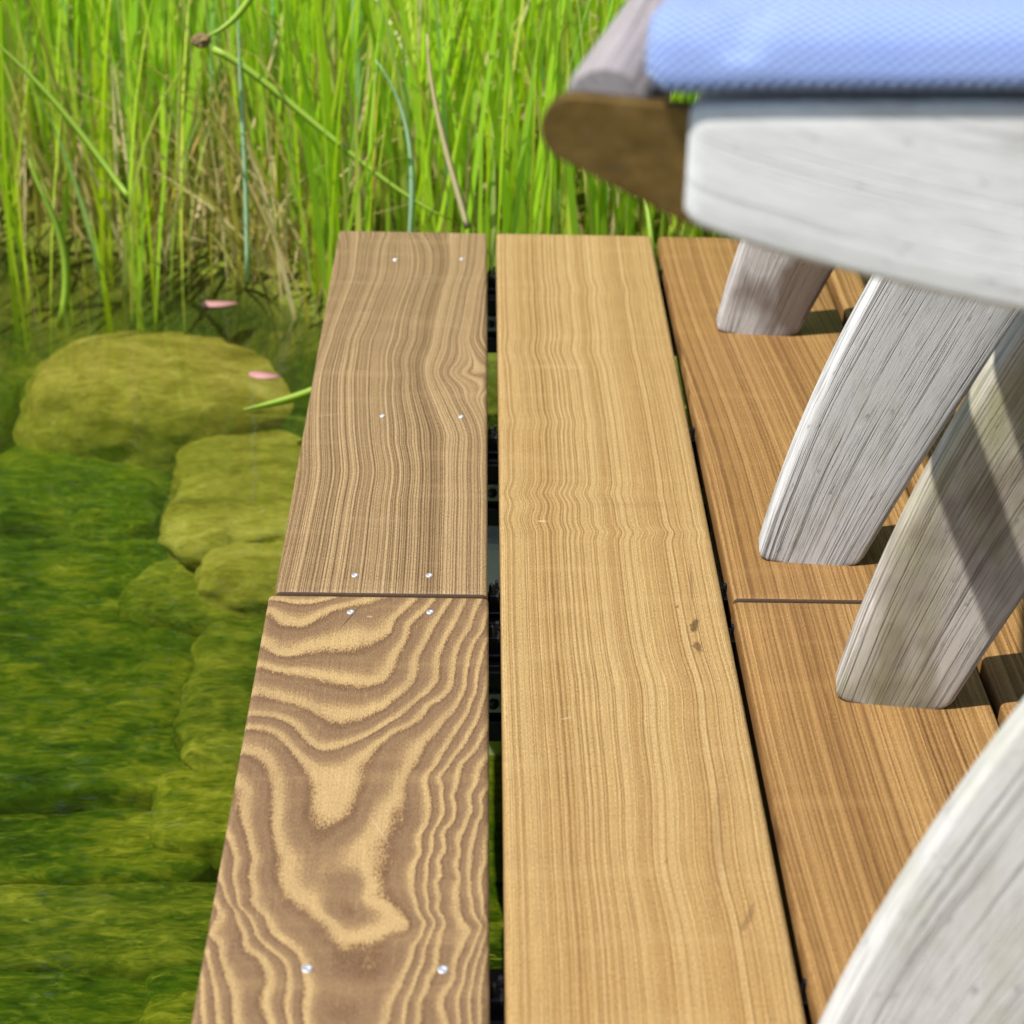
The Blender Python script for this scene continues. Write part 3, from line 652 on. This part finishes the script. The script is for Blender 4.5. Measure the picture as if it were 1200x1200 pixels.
for lp in ((257, 357), (310, 441), (325, 468)):   # no stem right beside a floating leaf
    q = pix(*lp, WZ); k = (np.abs(R4[:, 0]-q.x) > .035) | (np.abs(R4[:, 1]-q.y) > .22); R4 = R4[k]
blades('water_reeds', R4, RNG.uniform(.15, .45, len(R4)), RNG.uniform(.003, .0065, len(R4)), .09, M_REED, 'thin reeds standing in the water at the edge', 'reeds')
R5 = scatter(900, (-1.0, -.14), (-.02, .13), 1.0)
blades('dead_stalks', R5, RNG.uniform(.05, .24, len(R5)), RNG.uniform(.002, .005, len(R5)), .34, M_STRAW, 'broken brown and straw stalks along the waterline', 'dead grass', 5, droop=.7)
far = np.array([(x, y, ground_z(x, y)) for x, y in zip(RNG.uniform(-14, 14, 9000), RNG.uniform(4.0, 16, 9000))])
blades('far_grass', far, RNG.uniform(.4, .9, len(far)), RNG.uniform(.02, .04, len(far)), .2, M_REED, 'meadow grass beyond the reeds', 'grass', 4)

nw = 24000; qx = RNG.uniform(-20, 20, nw); top = 13.5+2.2*np.sin(qx*.55)+1.2*np.sin(qx*1.7+1)  # leaf mass out of view, added to block the sky from the water's reflection
qz = .3+RNG.random(nw)**.85*top; qy = 11+RNG.uniform(-1.2, 1.2, nw)+.02*qx**2
V, Fc = [], []
for i in range(nw):
    c = Vector((qx[i], qy[i], qz[i])); u = Vector(RNG.normal(0, 1, 3)).normalized(); v = u.cross(Vector(RNG.normal(0, 1, 3))).normalized(); z_ = RNG.uniform(.16, .34); b = len(V)
    V += [c-u*z_, c-v*z_*.6, c+u*z_, c+v*z_*.6]; Fc.append((b, b+1, b+2, b+3))
tag(mesh('sky_block_wood', V, Fc, m_simple('sky_block_leaves', (.045, .085, .012), .8, 0, 3, .5), smooth=False), 'unseen dark green wood, added to keep sky out of the pond reflections', 'wood', kind='stuff')
def strip(name, pts, wd, mat, label, cat, tone=.5, group='single reeds standing out of the mass'):
    n = 14; t = np.linspace(0, 1, n); P = np.array([tuple(p) for p in pts]); tt = np.linspace(0, 1, len(P))
    if len(P) > 2:
        cf = [np.polyfit(tt, P[:, i], min(len(P)-1, 3)) for i in range(3)]; C = np.stack([np.polyval(c, t) for c in cf], 1)
    else: C = P[0]+(P[1]-P[0])*t[:, None]
    # three-sided leaf: a real, thin, keeled blade
    V, Fc = [], []
    for i in range(n):
        a = C[max(i-1, 0)]; b = C[min(i+1, n-1)]; T = Vector(b-a).normalized(); sd_ = T.cross(Vector((0, 1, .2))).normalized(); k = T.cross(sd_)
        w_ = wd*(1-t[i]**3*.85)/2; c = Vector(C[i]); V += [c-sd_*w_, c+k*w_*.35, c+sd_*w_, c-k*w_*.15]
    rings = [V[i*4:i*4+4] for i in range(n)]; V, Fc = loft(rings)
    o = mesh(name, V, Fc, mat, None, attrs={'tone': [tone]*len(V), 'along': [.4+.6*x for x in np.repeat(t, 4)]})
    if label: tag(o, label, cat, group)
    return o
r = empty('flowering_rush', pixy(262, 25, 1.80)); tag(r, 'slanting rush stem ending in a small brown seed head', 'rush', 'single reeds standing out of the mass')
st = strip('stem', [pixy(318, -60, 1.82), pixy(285, 10, 1.81), pixy(240, 43, 1.80)], .007, M_LIME, None, None); 
bm = bmesh.new(); bmesh.ops.create_icosphere(bm, subdivisions=3, radius=1)
for v in bm.verts: v.co *= .0062*(1+.35*noise.noise(v.co*4)+.25*(random.random()-.5)); v.co.x *= 1.3
me = bpy.data.meshes.new('seed_head'); bm.to_mesh(me); bm.free(); me.materials.append(M_SEED); sh = bpy.data.objects.new('seed_head', me); COL.objects.link(sh); sh.location = pixy(236, 47, 1.80)
for o in (st, sh):
    o.parent = r; o.matrix_parent_inverse = Matrix.Translation(-Vector(r.location))
strip('reed_blade', [pixy(250, 58, 1.83), pixy(300, 92, 1.82), pixy(380, 150, 1.80), pixy(452, 215, 1.78), pixy(530, 258, 1.76)], .0075, M_LIME, 'long lime blade slanting down from the seed head to the deck end', 'reed')
strip('reed_blade', [pixy(150, 230, 1.80), pixy(120, 190, 1.82), pixy(60, 115, 1.84), pixy(-30, 30, 1.86)], .0075, M_LIME, 'lime blade slanting from the upper left corner of the photo', 'reed')
strip('reed_blade', [pixy(70, 385, 1.84), pixy(76, 300, 1.84), pixy(56, 240, 1.84), pixy(33, 185, 1.85)], .008, M_LIME, 'bent lime reed rising out of the water at the left', 'reed')
strip('reed_blade', [pixy(480, 290, 1.74), pixy(483, 215, 1.74), pixy(474, 140, 1.75), pixy(440, 70, 1.76)], .005, M_GLAUC, 'bluish reed rising behind the end of the grey brown board', 'reed')
strip('reed_blade', [pixy(290, 330, 1.80), pixy(287, 200, 1.81), pixy(282, 100, 1.82), pixy(278, -20, 1.83)], .0045, M_GLAUC, 'upright bluish reed left of the deck', 'reed')
strip('reed_blade', [pixy(548, 268, 1.72), pixy(532, 210, 1.73), pixy(512, 130, 1.74), pixy(500, 40, 1.75)], .006, M_STRAW, 'straw coloured reed behind the left board end', 'reed', .75)
strip('reed_blade', [pixy(768, 330, 1.665), pixy(763, 280, 1.67), pixy(757, 235, 1.69), pixy(740, 150, 1.72)], .006, M_LIME, 'green blade poking up at the end of the gap beside the pale board', 'reed')
# floating bits
def petal(px, py, ln, wd, rot, label):
    c = pix(px, py, WZ+.0008); n = 16; top, bot = [], []
    for k in range(n):
        a = 2*math.pi*k/n; x = ln*math.cos(a); y = wd*math.sin(a)*(1-.35*math.cos(a)); top.append((x, y, .0010+.0008*math.cos(a)**2)); bot.append((x, y, .0002+.0008*math.cos(a)**2))
    V, Fc = loft([bot, top]); V += []
    o = mesh('floating_leaf', V, Fc, M_PINK, None, c); o.rotation_euler = (0, 0, rot); tag(o, label, 'leaf', 'pink leaves afloat on the pond'); return o
petal(257, 357, .017, .007, .1, 'pink leaf floating at the foot of the reeds, above the pale slab')
petal(310, 441, .014, .007, -.2, 'pink leaf floating near the deck edge')
q0, q1, q2 = pix(372, 456, WZ+.012), pix(335, 469, WZ+.006), pix(285, 480, WZ+.002)
strip('fallen_reed', [q0, q1, q2], .009, M_LIME, 'lime grass blade lying on the water against the deck edge', 'grass blade')
